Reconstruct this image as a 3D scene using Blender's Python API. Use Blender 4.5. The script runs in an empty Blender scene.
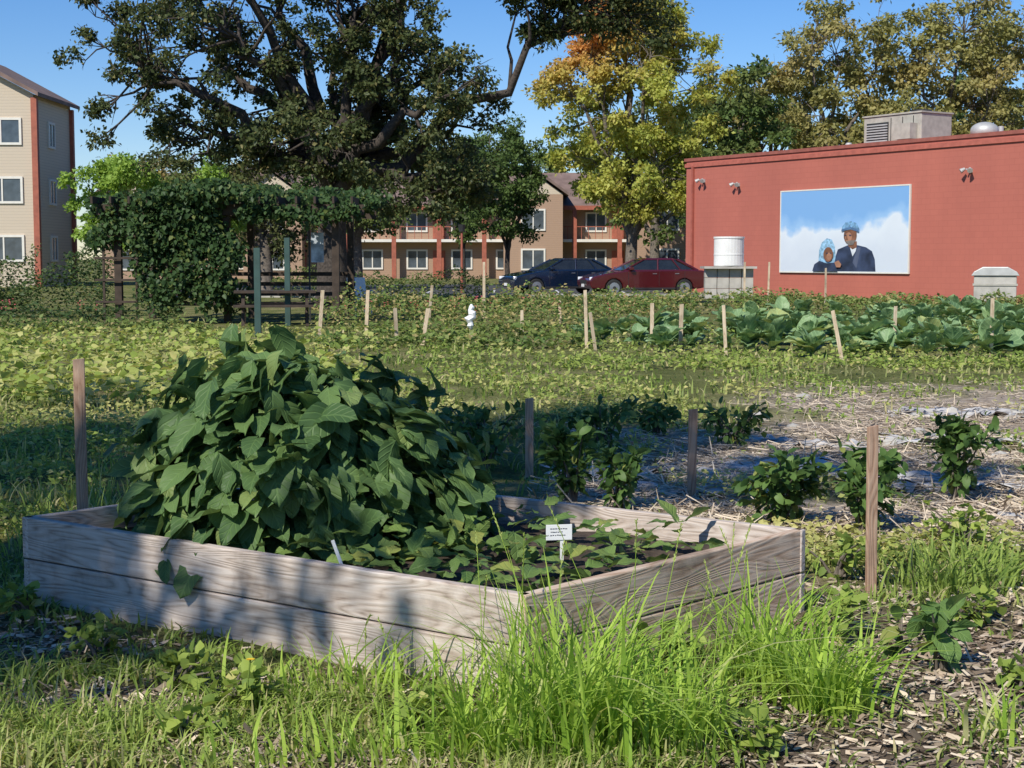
import bpy, math
import numpy as np
from mathutils import Vector, Matrix

rng = np.random.default_rng(11)
COL = bpy.context.scene.collection
R = math.radians

# ------------------------------------------------------------------ materials
def mat_base(name):
    m = bpy.data.materials.new(name); m.use_nodes = True
    nt = m.node_tree; nt.nodes.clear()
    o = nt.nodes.new('ShaderNodeOutputMaterial')
    return m, nt, o
def nd(nt, t, **k):
    n = nt.nodes.new(t)
    for a, b in k.items(): setattr(n, a, b)
    return n
def c4(c): return (max(0,min(1,c[0])), max(0,min(1,c[1])), max(0,min(1,c[2])), 1)
def ramp(nt, stops, fac=None):
    r = nd(nt, 'ShaderNodeValToRGB'); e = r.color_ramp.elements
    e[0].position, e[0].color = stops[0][0], c4(stops[0][1])
    e[1].position, e[1].color = stops[-1][0], c4(stops[-1][1])
    for p, c in stops[1:-1]:
        x = e.new(p); x.color = c4(c)
    if fac is not None: nt.links.new(fac, r.inputs[0])
    return r
def mul(c, k): return tuple(v*k for v in c)
def math_n(nt, op, a, b=None, c=None):
    n = nd(nt, 'ShaderNodeMath', operation=op)
    for i, v in enumerate((a, b, c)):
        if v is None: continue
        if isinstance(v, (int, float)): n.inputs[i].default_value = v
        else: nt.links.new(v, n.inputs[i])
    return n.outputs[0]
def mixc(nt, f, a, b, blend='MIX'):
    n = nd(nt, 'ShaderNodeMix', data_type='RGBA', blend_type=blend)
    for s, v in ((n.inputs[0], f), (n.inputs[6], a), (n.inputs[7], b)):
        if isinstance(v, (int, float)): s.default_value = v
        elif isinstance(v, tuple): s.default_value = c4(v)
        else: nt.links.new(v, s)
    return n.outputs[2]
def bump(nt, h, strength=.3, dist=.02):
    b = nd(nt, 'ShaderNodeBump'); b.inputs['Strength'].default_value = strength; b.inputs['Distance'].default_value = dist
    nt.links.new(h, b.inputs['Height']); return b.outputs[0]

def simple_mat(name, col, rough=.6, metal=0., var=.18, scale=4., bmp=0., spec=.5, coat=0.):
    m, nt, o = mat_base(name)
    p = nd(nt, 'ShaderNodeBsdfPrincipled')
    tc = nd(nt, 'ShaderNodeTexCoord')
    nz = nd(nt, 'ShaderNodeTexNoise'); nz.inputs['Scale'].default_value = scale; nz.inputs['Detail'].default_value = 6
    nt.links.new(tc.outputs['Object'], nz.inputs['Vector'])
    r = ramp(nt, [(.3, mul(col, 1-var)), (.7, mul(col, 1+var))], nz.outputs[0])
    nt.links.new(r.outputs[0], p.inputs['Base Color'])
    p.inputs['Roughness'].default_value = rough; p.inputs['Metallic'].default_value = metal
    p.inputs['Specular IOR Level'].default_value = spec
    p.inputs['Coat Weight'].default_value = coat
    if bmp: nt.links.new(bump(nt, nz.outputs[0], bmp, .02), p.inputs['Normal'])
    nt.links.new(p.outputs[0], o.inputs[0]); return m

def leaf_mat(name, c1, c2, c3=None, trans=.35, rough=.5, veins=False, spec=.25):
    m, nt, o = mat_base(name)
    a = nd(nt, 'ShaderNodeAttribute', attribute_name='rnd')
    col = ramp(nt, [(0, c1), (1, c2)], a.outputs['Fac']).outputs[0]
    if c3 is not None:
        h = nd(nt, 'ShaderNodeAttribute', attribute_name='hue')
        col = mixc(nt, h.outputs['Fac'], col, c3)
    p = nd(nt, 'ShaderNodeBsdfPrincipled'); p.inputs['Roughness'].default_value = rough
    p.inputs['Specular IOR Level'].default_value = spec
    if veins:
        u = nd(nt, 'ShaderNodeAttribute', attribute_name='uvw')
        sx = nd(nt, 'ShaderNodeSeparateXYZ'); nt.links.new(u.outputs['Vector'], sx.inputs[0])
        ax = math_n(nt, 'ABSOLUTE', sx.outputs[0])
        ph = math_n(nt, 'SUBTRACT', math_n(nt, 'MULTIPLY', sx.outputs[1], 5.), math_n(nt, 'MULTIPLY', ax, 2.6))
        saw = math_n(nt, 'PINGPONG', ph, .5)
        side = math_n(nt, 'SMOOTH_MIN', math_n(nt, 'MULTIPLY', saw, 6.), math_n(nt, 'MULTIPLY', ax, 12.), .2)
        side = math_n(nt, 'MINIMUM', side, 1.)
        col = mixc(nt, math_n(nt, 'MULTIPLY', math_n(nt, 'SUBTRACT', 1., side), .3), col, mul(c2, 1.7))
        nt.links.new(bump(nt, side, .45, .006), p.inputs['Normal'])
    nt.links.new(col, p.inputs['Base Color'])
    t = nd(nt, 'ShaderNodeBsdfTranslucent')
    tcol = mixc(nt, 1., col, (1., .95, .45), 'MULTIPLY')
    g = nd(nt, 'ShaderNodeBrightContrast')
    nt.links.new(tcol, g.inputs[0]); g.inputs[1].default_value = .03
    nt.links.new(g.outputs[0], t.inputs[0])
    mx = nd(nt, 'ShaderNodeMixShader'); mx.inputs[0].default_value = trans
    nt.links.new(p.outputs[0], mx.inputs[1]); nt.links.new(t.outputs[0], mx.inputs[2])
    nt.links.new(mx.outputs[0], o.inputs[0]); return m

def wood_mat(name, ca, cb, cc, warm=1.):
    """weathered board, grain along local X"""
    m, nt, o = mat_base(name)
    p = nd(nt, 'ShaderNodeBsdfPrincipled'); p.inputs['Roughness'].default_value = .85
    p.inputs['Specular IOR Level'].default_value = .2
    tc = nd(nt, 'ShaderNodeTexCoord')
    oi = nd(nt, 'ShaderNodeObjectInfo')
    off = nd(nt, 'ShaderNodeVectorMath', operation='ADD')
    cm = nd(nt, 'ShaderNodeCombineXYZ')
    nt.links.new(math_n(nt, 'MULTIPLY', oi.outputs['Random'], 17.), cm.inputs[0])
    nt.links.new(tc.outputs['Object'], off.inputs[0]); nt.links.new(cm.outputs[0], off.inputs[1])
    mp = nd(nt, 'ShaderNodeMapping'); mp.inputs['Scale'].default_value = (1.0, 9, 9)
    nt.links.new(off.outputs[0], mp.inputs[0])
    w = nd(nt, 'ShaderNodeTexNoise'); w.inputs['Scale'].default_value = 1.1; w.inputs['Detail'].default_value = 1; w.inputs['Distortion'].default_value = .3
    nt.links.new(mp.outputs[0], w.inputs['Vector'])
    rings = math_n(nt, 'PINGPONG', math_n(nt, 'MULTIPLY', w.outputs[0], 15.), .5)
    mp2 = nd(nt, 'ShaderNodeMapping'); mp2.inputs['Scale'].default_value = (5, 120, 120)
    nt.links.new(off.outputs[0], mp2.inputs[0])
    f = nd(nt, 'ShaderNodeTexNoise'); f.inputs['Scale'].default_value = 1.; f.inputs['Detail'].default_value = 5
    nt.links.new(mp2.outputs[0], f.inputs['Vector'])
    big = nd(nt, 'ShaderNodeTexNoise'); big.inputs['Scale'].default_value = 2.2; big.inputs['Detail'].default_value = 6; big.inputs['Roughness'].default_value = .65
    nt.links.new(off.outputs[0], big.inputs['Vector'])
    h = math_n(nt, 'ADD', math_n(nt, 'MULTIPLY', rings, .8), math_n(nt, 'MULTIPLY', f.outputs[0], .7))
    r1 = ramp(nt, [(.25, ca), (.5, cb), (.9, cc)], h)
    r2 = ramp(nt, [(.32, (.5, .48, .47)), (.48, (.88, .86, .84)), (.66, (1, 1, 1))], big.outputs[0])
    col = mixc(nt, 1., r1.outputs[0], r2.outputs[0], 'MULTIPLY')
    vk = nd(nt, 'ShaderNodeTexVoronoi'); vk.inputs['Scale'].default_value = 1.
    mp3 = nd(nt, 'ShaderNodeMapping'); mp3.inputs['Scale'].default_value = (2.2, 3, 5)
    nt.links.new(off.outputs[0], mp3.inputs[0]); nt.links.new(mp3.outputs[0], vk.inputs['Vector'])
    kr = ramp(nt, [(.045, (1, 1, 1)), (.085, (0, 0, 0))], vk.outputs['Distance'])
    col = mixc(nt, math_n(nt, 'MULTIPLY', kr.outputs[0], .75), col, mul(ca, .4))
    nt.links.new(col, p.inputs['Base Color'])
    nt.links.new(bump(nt, h, .6, .004), p.inputs['Normal'])
    nt.links.new(p.outputs[0], o.inputs[0]); return m

M = {}
M['bark'] = simple_mat('bark', (.06, .048, .04), .95, var=.5, scale=14, bmp=.8)
M['bark_l'] = simple_mat('bark_light', (.15, .125, .1), .95, var=.4, scale=10, bmp=.8)
M['oak'] = leaf_mat('oak_leaves', (.038, .06, .02), (.13, .155, .055), (.25, .22, .08), .3, .5)
M['maple'] = leaf_mat('maple_leaves', (.3, .36, .06), (.62, .64, .15), (.72, .36, .13), .45)
M['green_t'] = leaf_mat('tree_leaves', (.055, .1, .025), (.15, .22, .06), (.32, .32, .1), .34)
M['yell_t'] = leaf_mat('autumn_leaves', (.2, .21, .06), (.45, .42, .16), (.6, .43, .19), .4)
M['lime_t'] = leaf_mat('lime_leaves', (.2, .34, .05), (.4, .56, .12), (.5, .52, .16), .45)
M['vine'] = leaf_mat('vine_leaves', (.025, .06, .018), (.08, .14, .045), (.17, .2, .05), .3)
M['squash'] = leaf_mat('big_leaves', (.075, .145, .05), (.16, .26, .085), (.28, .36, .12), .3, .5, True, .28)
M['squash2'] = leaf_mat('bed_leaves', (.09, .18, .05), (.2, .32, .09), (.38, .4, .1), .35, .5, True)
M['collard'] = leaf_mat('collard_leaves', (.14, .25, .11), (.31, .45, .21), (.46, .5, .18), .28, .45, True, .4)
M['crop'] = leaf_mat('crop_leaves', (.08, .15, .035), (.25, .35, .09), (.48, .4, .17), .38)
M['weed'] = leaf_mat('weed_leaves', (.16, .25, .05), (.42, .52, .11), (.66, .6, .24), .38)
M['grass'] = leaf_mat('grass_blades', (.14, .23, .045), (.4, .52, .11), (.64, .56, .3), .42)
M['tuft'] = leaf_mat('tall_grass_blades', (.25, .42, .05), (.54, .72, .13), (.7, .66, .34), .45, .4)
M['pepper'] = leaf_mat('pepper_leaves', (.055, .12, .03), (.15, .25, .065), (.32, .34, .09), .32)
M['chip'] = leaf_mat('wood_chips', (.27, .2, .145), (.74, .62, .47), (.16, .12, .085), 0., .9, spec=.1)
M['wood'] = wood_mat('weathered_board', (.35, .28, .23), (.6, .51, .44), (.73, .66, .6))
M['wood_r'] = wood_mat('weathered_board_warm', (.4, .26, .17), (.66, .49, .36), (.76, .63, .5))
M['stake'] = wood_mat('stake_wood', (.3, .18, .12), (.5, .33, .23), (.6, .44, .32))
M['stake_l'] = wood_mat('stake_wood_pale', (.42, .31, .2), (.62, .5, .35), (.7, .6, .46))
M['soil'] = simple_mat('soil', (.06, .042, .03), .95, var=.5, scale=25, bmp=1.)
M['pergola'] = simple_mat('pergola_wood', (.06, .042, .03), .9, var=.3, scale=6)
M['white'] = simple_mat('white_plastic', (.78, .78, .76), .45, var=.05)
M['ink'] = simple_mat('ink', (.03, .03, .05), .6)
M['glass'] = simple_mat('dark_glass', (.02, .025, .03), .08, var=.2, spec=.8)
M['asph'] = simple_mat('asphalt', (.06, .06, .06), .9, var=.25, scale=3, bmp=.3)
M['conc'] = simple_mat('concrete', (.42, .4, .36), .85, var=.18, scale=3, bmp=.2)
M['metal'] = simple_mat('galvanised', (.5, .5, .48), .5, .3, var=.12)
M['beigem'] = simple_mat('hvac_paint', (.4, .38, .33), .6, var=.15)
M['dark'] = simple_mat('dark_metal', (.03, .03, .03), .5)
M['green_pole'] = simple_mat('green_pole', (.03, .07, .06), .6)
M['tyre'] = simple_mat('tyre', (.02, .02, .02), .85)
M['rim'] = simple_mat('rim', (.5, .5, .52), .3, .8)
M['lampw'] = simple_mat('headlight', (.75, .77, .8), .15)
M['lampr'] = simple_mat('taillight', (.4, .02, .02), .2)
M['car_blue'] = simple_mat('car_paint_blue', (.008, .018, .045), .2, .2, var=.05, coat=1.)
M['car_red'] = simple_mat('car_paint_maroon', (.09, .01, .014), .2, .2, var=.05, coat=1.)
M['roof'] = simple_mat('roof_shingle', (.19, .13, .11), .9, var=.25, scale=1.5, bmp=.2)
M['redtrim'] = simple_mat('red_trim', (.34, .1, .06), .7)
M['cream'] = simple_mat('cream_trim', (.7, .67, .6), .7, var=.05)
M['blind'] = simple_mat('window_glass', (.06, .075, .09), .12, var=.6, scale=1.2, spec=.8)

def siding(name, col):
    m, nt, o = mat_base(name); p = nd(nt, 'ShaderNodeBsdfPrincipled'); p.inputs['Roughness'].default_value = .7
    tc = nd(nt, 'ShaderNodeTexCoord'); s = nd(nt, 'ShaderNodeSeparateXYZ'); nt.links.new(tc.outputs['Object'], s.inputs[0])
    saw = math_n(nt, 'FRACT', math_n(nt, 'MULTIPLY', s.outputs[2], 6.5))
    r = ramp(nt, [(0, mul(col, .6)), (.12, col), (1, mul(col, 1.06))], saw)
    nt.links.new(r.outputs[0], p.inputs['Base Color']); nt.links.new(bump(nt, saw, .5, .02), p.inputs['Normal'])
    nt.links.new(p.outputs[0], o.inputs[0]); return m
M['siding'] = siding('beige_siding', (.56, .47, .36))
M['siding2'] = siding('tan_siding', (.38, .25, .17))

def cmu():
    m, nt, o = mat_base('painted_block'); p = nd(nt, 'ShaderNodeBsdfPrincipled'); p.inputs['Roughness'].default_value = .75
    tc = nd(nt, 'ShaderNodeTexCoord'); mp = nd(nt, 'ShaderNodeMapping'); mp.inputs['Rotation'].default_value = (R(90), 0, 0)
    nt.links.new(tc.outputs['Object'], mp.inputs[0])
    b = nd(nt, 'ShaderNodeTexBrick'); b.inputs['Scale'].default_value = 1.; b.inputs['Brick Width'].default_value = .4; b.inputs['Row Height'].default_value = .2
    b.inputs['Mortar Size'].default_value = .007; b.inputs['Mortar Smooth'].default_value = .4
    b.inputs['Color1'].default_value = c4((.47, .14, .1)); b.inputs['Color2'].default_value = c4((.485, .146, .104)); b.inputs['Mortar'].default_value = c4((.41, .118, .085))
    nt.links.new(mp.outputs[0], b.inputs['Vector'])
    nz = nd(nt, 'ShaderNodeTexNoise'); nz.inputs['Scale'].default_value = .5; nz.inputs['Detail'].default_value = 8; nz.inputs['Roughness'].default_value = .7
    mp2 = nd(nt, 'ShaderNodeMapping'); mp2.inputs['Scale'].default_value = (1, 1, .3)
    nt.links.new(tc.outputs['Object'], mp2.inputs[0]); nt.links.new(mp2.outputs[0], nz.inputs['Vector'])
    r = ramp(nt, [(.3, (.84, .84, .86)), (.7, (1, 1, 1))], nz.outputs[0])
    nt.links.new(mixc(nt, 1., b.outputs[0], r.outputs[0], 'MULTIPLY'), p.inputs['Base Color'])
    nt.links.new(bump(nt, b.outputs[1], -.15, .01), p.inputs['Normal'])
    nt.links.new(p.outputs[0], o.inputs[0]); return m
M['cmu'] = cmu()

# ------------------------------------------------------------------ mesh builders
class MB:
    def __init__(s): s.V=[]; s.F=[]; s.r=[]; s.h=[]; s.u=[]; s.n=0
    def add(s, V, F, rnd=.5, hue=0., uv=None):
        V = np.asarray(V, float).reshape(-1, 3); F = np.asarray(F, int).reshape(-1, 3)
        k = len(V); s.V.append(V); s.F.append(F+s.n); s.n += k
        s.r.append(np.broadcast_to(rnd, (k,)).astype(float)); s.h.append(np.broadcast_to(hue, (k,)).astype(float))
        s.u.append(np.zeros((k, 3)) if uv is None else uv)
    def build(s, name, mat, smooth=True, parent=None):
        V = np.concatenate(s.V); F = np.concatenate(s.F)
        me = bpy.data.meshes.new(name)
        me.vertices.add(len(V)); me.vertices.foreach_set('co', V.astype(np.float32).ravel())
        me.loops.add(F.size); me.loops.foreach_set('vertex_index', F.astype(np.int32).ravel())
        me.polygons.add(len(F)); me.polygons.foreach_set('loop_start', (np.arange(len(F))*3).astype(np.int32))
        me.update(calc_edges=True)
        me.polygons.foreach_set('use_smooth', np.full(len(F), smooth))
        a = me.attributes.new('rnd', 'FLOAT', 'POINT'); a.data.foreach_set('value', np.clip(np.concatenate(s.r),0,1).astype(np.float32))
        a = me.attributes.new('hue', 'FLOAT', 'POINT'); a.data.foreach_set('value', np.clip(np.concatenate(s.h),0,1).astype(np.float32))
        a = me.attributes.new('uvw', 'FLOAT_VECTOR', 'POINT'); a.data.foreach_set('vector', np.concatenate(s.u).astype(np.float32).ravel())
        me.materials.append(mat)
        ob = bpy.data.objects.new(name, me); COL.objects.link(ob)
        if parent: ob.parent = parent
        return ob

def empty(name, loc=(0,0,0), rotz=0.):
    e = bpy.data.objects.new(name, None); e.empty_display_size = .2
    e.location = loc; e.rotation_euler = (0, 0, rotz); COL.objects.link(e); return e

def obj_from(name, V, F, mat, parent=None, loc=(0,0,0), rot=(0,0,0), bevel=0., smooth=False, seg=2):
    me = bpy.data.meshes.new(name); me.from_pydata([tuple(v) for v in V], [], [tuple(f) for f in F]); me.update()
    me.materials.append(mat)
    if smooth:
        for p in me.polygons: p.use_smooth = True
    ob = bpy.data.objects.new(name, me); COL.objects.link(ob)
    ob.location = loc; ob.rotation_euler = rot
    if parent: ob.parent = parent
    if bevel:
        b = ob.modifiers.new('b', 'BEVEL'); b.width = bevel; b.segments = seg; b.limit_method = 'ANGLE'; b.angle_limit = R(35)
    return ob
BF = [(0,3,2,1),(4,5,6,7),(0,1,5,4),(1,2,6,5),(2,3,7,6),(3,0,4,7)]
def box(name, size, loc, mat, parent=None, rotz=0., bevel=0., rot=None):
    x, y, z = size[0]/2, size[1]/2, size[2]/2
    V = [(-x,-y,-z),(x,-y,-z),(x,y,-z),(-x,y,-z),(-x,-y,z),(x,-y,z),(x,y,z),(-x,y,z)]
    return obj_from(name, V, BF, mat, parent, loc, rot or (0,0,rotz), bevel)
def prism(name, poly, y0, y1, mat, parent=None, bevel=0., loc=(0,0,0), rotz=0., seg=2):
    """poly in XZ extruded in Y"""
    n = len(poly)
    V = [(p[0], y0, p[1]) for p in poly]+[(p[0], y1, p[1]) for p in poly]
    F = [tuple(range(n)), tuple(range(2*n-1, n-1, -1))]+[(i, i+n, (i+1)%n+n, (i+1)%n) for i in range(n)]
    return obj_from(name, V, F, mat, parent, loc, (0,0,rotz), bevel, seg=seg)
def cyl(name, r0, r1, h, loc, mat, parent=None, n=20, rot=(0,0,0), bevel=0., dome=0):
    V=[];F=[]
    prof=[(r0,0),(r1,h)]
    if dome:
        prof += [(r1*math.cos(a), h+r1*dome*math.sin(a)) for a in np.linspace(.25,1.45,6)]
    for r,z in prof:
        V += [(r*math.cos(2*math.pi*i/n), r*math.sin(2*math.pi*i/n), z) for i in range(n)]
    for k in range(len(prof)-1):
        F += [(k*n+i,k*n+(i+1)%n,(k+1)*n+(i+1)%n,(k+1)*n+i) for i in range(n)]
    F += [tuple(range(n-1,-1,-1)), tuple(range((len(prof)-1)*n, len(prof)*n))]
    return obj_from(name, V, F, mat, parent, loc, rot, bevel, smooth=(dome>0))

def nrm(a): return a/np.maximum(np.linalg.norm(a, axis=-1, keepdims=True), 1e-9)
def tube(mb, pts, rad, n=7, rnd=.5):
    P = np.asarray(pts, float); k = len(P); rad = np.broadcast_to(rad, (k,))
    T = nrm(np.gradient(P, axis=0)); ref = np.array([.31, .95, .05]) if abs(T[0][2]) > .6 else np.array([0, 0, 1.])
    S = nrm(np.cross(T, ref)); B = np.cross(T, S)
    a = np.linspace(0, 2*math.pi, n, endpoint=False)
    V = P[:,None]+rad[:,None,None]*(np.cos(a)[None,:,None]*S[:,None]+np.sin(a)[None,:,None]*B[:,None])
    F = []
    for j in range(k-1):
        for i in range(n):
            q = (j*n+i, j*n+(i+1)%n, (j+1)*n+(i+1)%n, (j+1)*n+i)
            F += [(q[0], q[1], q[2]), (q[0], q[2], q[3])]
    mb.add(V.reshape(-1,3), F, rnd)

L4 = (np.array([(0,0,0),(-.3,.42,.07),(0,1,-.06),(.3,.42,.07)], float), np.array([(0,3,2),(0,2,1)]))
LN = (np.array([(0,0,0),(-.17,.42,.05),(0,1,-.12),(.17,.42,.05)], float), np.array([(0,3,2),(0,2,1)]))
L6 = (np.array([(0,0,0),(-.34,.25,.08),(-.26,.65,.03),(0,1,-.1),(.26,.65,.03),(.34,.25,.08),(0,.4,-.02)], float),
      np.array([(0,6,1),(1,6,2),(2,6,3),(3,6,4),(4,6,5),(5,6,0)]))
def bigleaf(width=.4, droop=.35, fold=.35, rows=8, cols=5, wave=.03, lobes=0., seed=0):
    r = np.random.default_rng(seed); V=[];U=[]
    for j in range(rows):
        t = j/(rows-1); w = width*1.75*(max(t,.0)**.5)*((1-t)**.68)+.003
        if lobes: w *= 1-lobes*abs(math.sin(t*math.pi*2.5))
        for i in range(cols):
            s = -1+2*i/(cols-1)
            back = .13*abs(s)*(1-t)**3
            x = s*w; y = t-back
            z = .12*t-droop*t*t+fold*abs(s)*w+wave*math.sin(t*11+s*2+seed)*abs(s)+r.normal(0,.008)
            V.append((x,y,z)); U.append((s*w/width, t, 0))
    F=[]
    for j in range(rows-1):
        for i in range(cols-1):
            a=j*cols+i; F += [(a,a+1,a+cols+1),(a,a+cols+1,a+cols)]
    return np.array(V), np.array(F), np.array(U)

def place(mb, tpl, pos, dirs, nor, size, rnd, hue=0., wid=1.):
    T, F = tpl[0], tpl[1]; n = len(pos)
    D = nrm(dirs); S = nrm(np.cross(D, nor)); N = np.cross(S, D)
    size = np.broadcast_to(size, (n,)); rnd = np.broadcast_to(rnd, (n,)); hue = np.broadcast_to(hue, (n,)); wid=np.broadcast_to(wid,(n,))
    V = pos[:,None]+size[:,None,None]*(wid[:,None,None]*T[None,:,0:1]*S[:,None]+T[None,:,1:2]*D[:,None]+T[None,:,2:3]*N[:,None])
    k = len(T); FF = (F[None]+(np.arange(n)*k)[:,None,None]).reshape(-1,3)
    uv = np.tile(tpl[2], (n,1)) if len(tpl) > 2 else None
    mb.add(V.reshape(-1,3), FF, np.repeat(rnd,k), np.repeat(hue,k), uv)

def rdir(n, r=rng): return nrm(r.normal(size=(n,3)))

def blades(mb, pos, az, h, lean, width, rnd, hue=0., seg=4):
    n = len(pos); t = np.linspace(0,1,seg+1)[None,:,None]
    d = np.stack([np.cos(az), np.sin(az), 0*az], -1)[:,None]; s = np.stack([-np.sin(az), np.cos(az), 0*az], -1)[:,None]
    H = h[:,None,None]; Ln = lean[:,None,None]
    up = np.array([0,0,1.])[None,None]
    C = pos[:,None]+d*H*Ln*t**1.9+up*H*(t-.45*np.minimum(Ln,1.3)*t**2.6)
    w = width[:,None,None]*(1-t**1.6)*.5+.0004
    L = C-s*w; Rr = C+s*w+up*w*.3
    V = np.stack([L,Rr], 2).reshape(n, -1, 3); k = V.shape[1]
    F=[]
    for j in range(seg):
        a=2*j; F += [(a,a+1,a+3),(a,a+3,a+2)]
    F = np.array(F); FF=(F[None]+(np.arange(n)*k)[:,None,None]).reshape(-1,3)
    mb.add(V.reshape(-1,3), FF, np.repeat(np.broadcast_to(rnd,(n,)),k), np.repeat(np.broadcast_to(hue,(n,)),k))

_s = np.random.default_rng(5); _W = _s.normal(size=(24,2)); _P=_s.uniform(0,6.28,24)
def nz2(x, y, sc=1., k=0):
    v = 0
    for i in range(8):
        w=_W[(i+k)%24]; v = v+np.sin((x*w[0]+y*w[1])*sc*(1+.35*i)+_P[(i+k)%24])
    return v/4.0

# ------------------------------------------------------------------ zones on the ground
def sm(v, a, b): return np.clip((v-a)/(b-a), 0, 1)
def dirt_mask(x, y):
    q = x/np.maximum(y, .1)+.025*nz2(x, y, .9, 3)
    a = sm(q, .03, .07)*sm(y, 7.4, 8.2)*sm(-y, -13.6, -12.6)
    b = sm(q, .15, .19)*sm(y, 10, 12)*sm(-y, -18, -16.5)
    return np.clip(np.maximum(a, b)*(.95+.6*nz2(x, y, 1.6, 7)), 0, 1)
def mulch_mask(x, y):
    q = x/np.maximum(y, .1)
    a = sm(q, .11, .17)*sm(-y, -7.4, -5.8)
    b = sm(nz2(x, y, 2.2, 2), -.3, .5)*sm(-y, -6.8, -5.6)*.9*sm(-q,-.02,.06)
    return np.clip(np.maximum(a, b), 0, 1)
def gz(x, y):
    return .02*nz2(x, y, 1.3, 1)*sm(-y, -60, -30)

def lin(*segs):
    o=[segs[0][0]]
    for a,b,s in segs:
        n=max(1,int(abs(b-a)/s)); o += list(np.linspace(a,b,n+1)[1:])
    return np.array(o)
gx = lin((-900,-100,100),(-100,-14,8),(-14,14,.14),(14,100,8),(100,900,100))
gy = lin((-200,-20,30),(-20,3,1.5),(3,18,.11),(18,60,.6),(60,200,10),(200,1500,130))
X, Y = np.meshgrid(gx, gy); Z = gz(X, Y)
nx, ny = len(gx), len(gy)
idx = np.arange(nx*ny).reshape(ny, nx)
q = np.stack([idx[:-1,:-1], idx[:-1,1:], idx[1:,1:], idx[1:,:-1]], -1).reshape(-1,4)
gb = MB(); gb.add(np.stack([X,Y,Z],-1).reshape(-1,3), np.concatenate([q[:,[0,1,2]], q[:,[0,2,3]]]), dirt_mask(X,Y).ravel(), mulch_mask(X,Y).ravel())
def ground_mat():
    m, nt, o = mat_base('ground_soil_and_turf'); p = nd(nt,'ShaderNodeBsdfPrincipled'); p.inputs['Roughness'].default_value=.95; p.inputs['Specular IOR Level'].default_value=.1
    tc = nd(nt,'ShaderNodeTexCoord')
    def noise(s, d=8):
        n = nd(nt,'ShaderNodeTexNoise'); n.inputs['Scale'].default_value=s; n.inputs['Detail'].default_value=d; n.inputs['Roughness'].default_value=.65
        nt.links.new(tc.outputs['Object'], n.inputs['Vector']); return n.outputs[0]
    g = ramp(nt, [(.3,(.1,.13,.035)),(.5,(.22,.24,.08)),(.65,(.4,.35,.18))], noise(.8))
    f = ramp(nt, [(.35,(.45,.42,.4)),(.65,(1.15,1.15,1.1))], noise(30))
    turf = mixc(nt, 1., g.outputs[0], f.outputs[0], 'MULTIPLY')
    dcol = ramp(nt, [(.3,(.2,.15,.11)),(.5,(.42,.34,.26)),(.7,(.62,.54,.44))], noise(7))
    mcol = ramp(nt, [(.35,(.07,.05,.035)),(.65,(.3,.23,.17))], noise(22))
    a = nd(nt,'ShaderNodeAttribute',attribute_name='rnd'); b = nd(nt,'ShaderNodeAttribute',attribute_name='hue')
    c = mixc(nt, a.outputs['Fac'], turf, dcol.outputs[0]); c = mixc(nt, b.outputs['Fac'], c, mcol.outputs[0])
    nt.links.new(c, p.inputs['Base Color']); nt.links.new(bump(nt, noise(18), 1., .05), p.inputs['Normal'])
    nt.links.new(p.outputs[0], o.inputs[0]); return m
gb.build('ground', ground_mat())

# ------------------------------------------------------------------ raised bed
CF=np.array([.044,4.985]); CL=np.array([-2.156,6.53]); CR=np.array([1.237,6.236]); CB=CL+CR-CF
bed = empty('raised_garden_bed')
def board(name, a, b, z0, z1, th, mat, inward, ext0=0., ext1=0., par=bed, tw=0.):
    d = b-a; L=np.linalg.norm(d); d=d/L; n=np.array([-d[1],d[0]])*inward
    a2=a-d*ext0; L2=L+ext0+ext1; c=a2+d*L2/2+n*th/2
    return box(name,(L2,th,z1-z0),(c[0],c[1],(z0+z1)/2),mat,par,math.atan2(d[1],d[0])+tw,.006)
H1,H2=.178,.365
for i,(z0,z1) in enumerate(((-.03,H1),(H1+.006,H2))):
    board('front_board_%d'%i, CL, CF, z0, z1, .042, M['wood'], 1, tw=(0,.0025)[i])
    board('end_board_%d'%i, CF, CR, z0, z1, .042, M['wood_r'], 1, -.0, 0)
    board('back_board_%d'%i, CR, CB, z0, z1, .042, M['wood'], 1)
    board('far_end_board_%d'%i, CB, CL, z0, z1, .042, M['wood'], 1)
for k in (.06,.12,.25,.32):
    d=(CR-CF)/np.linalg.norm(CR-CF); pt=CF+d*.022; nn=np.array([d[1],-d[0]])
    cyl('screw',.006,.006,.003,(pt[0]+nn[0]*.001,pt[1]+nn[1]*.001,k),M['dark'],bed,8,rot=(R(90),0,math.atan2(d[1],d[0])))
n=26; sV=[];sF=[]
for j in range(n):
    for i in range(n):
        u=.02+.96*i/(n-1); v=.02+.96*j/(n-1)
        p=CF+(CL-CF)*u+(CR-CF)*v
        sV.append((p[0],p[1],.25+.02*float(nz2(p[0],p[1],5,4))))
for j in range(n-1):
    for i in range(n-1):
        a=j*n+i; sF.append((a,a+n,a+n+1,a+1))
obj_from('bed_soil',sV,sF,M['soil'],bed,smooth=True)

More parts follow.
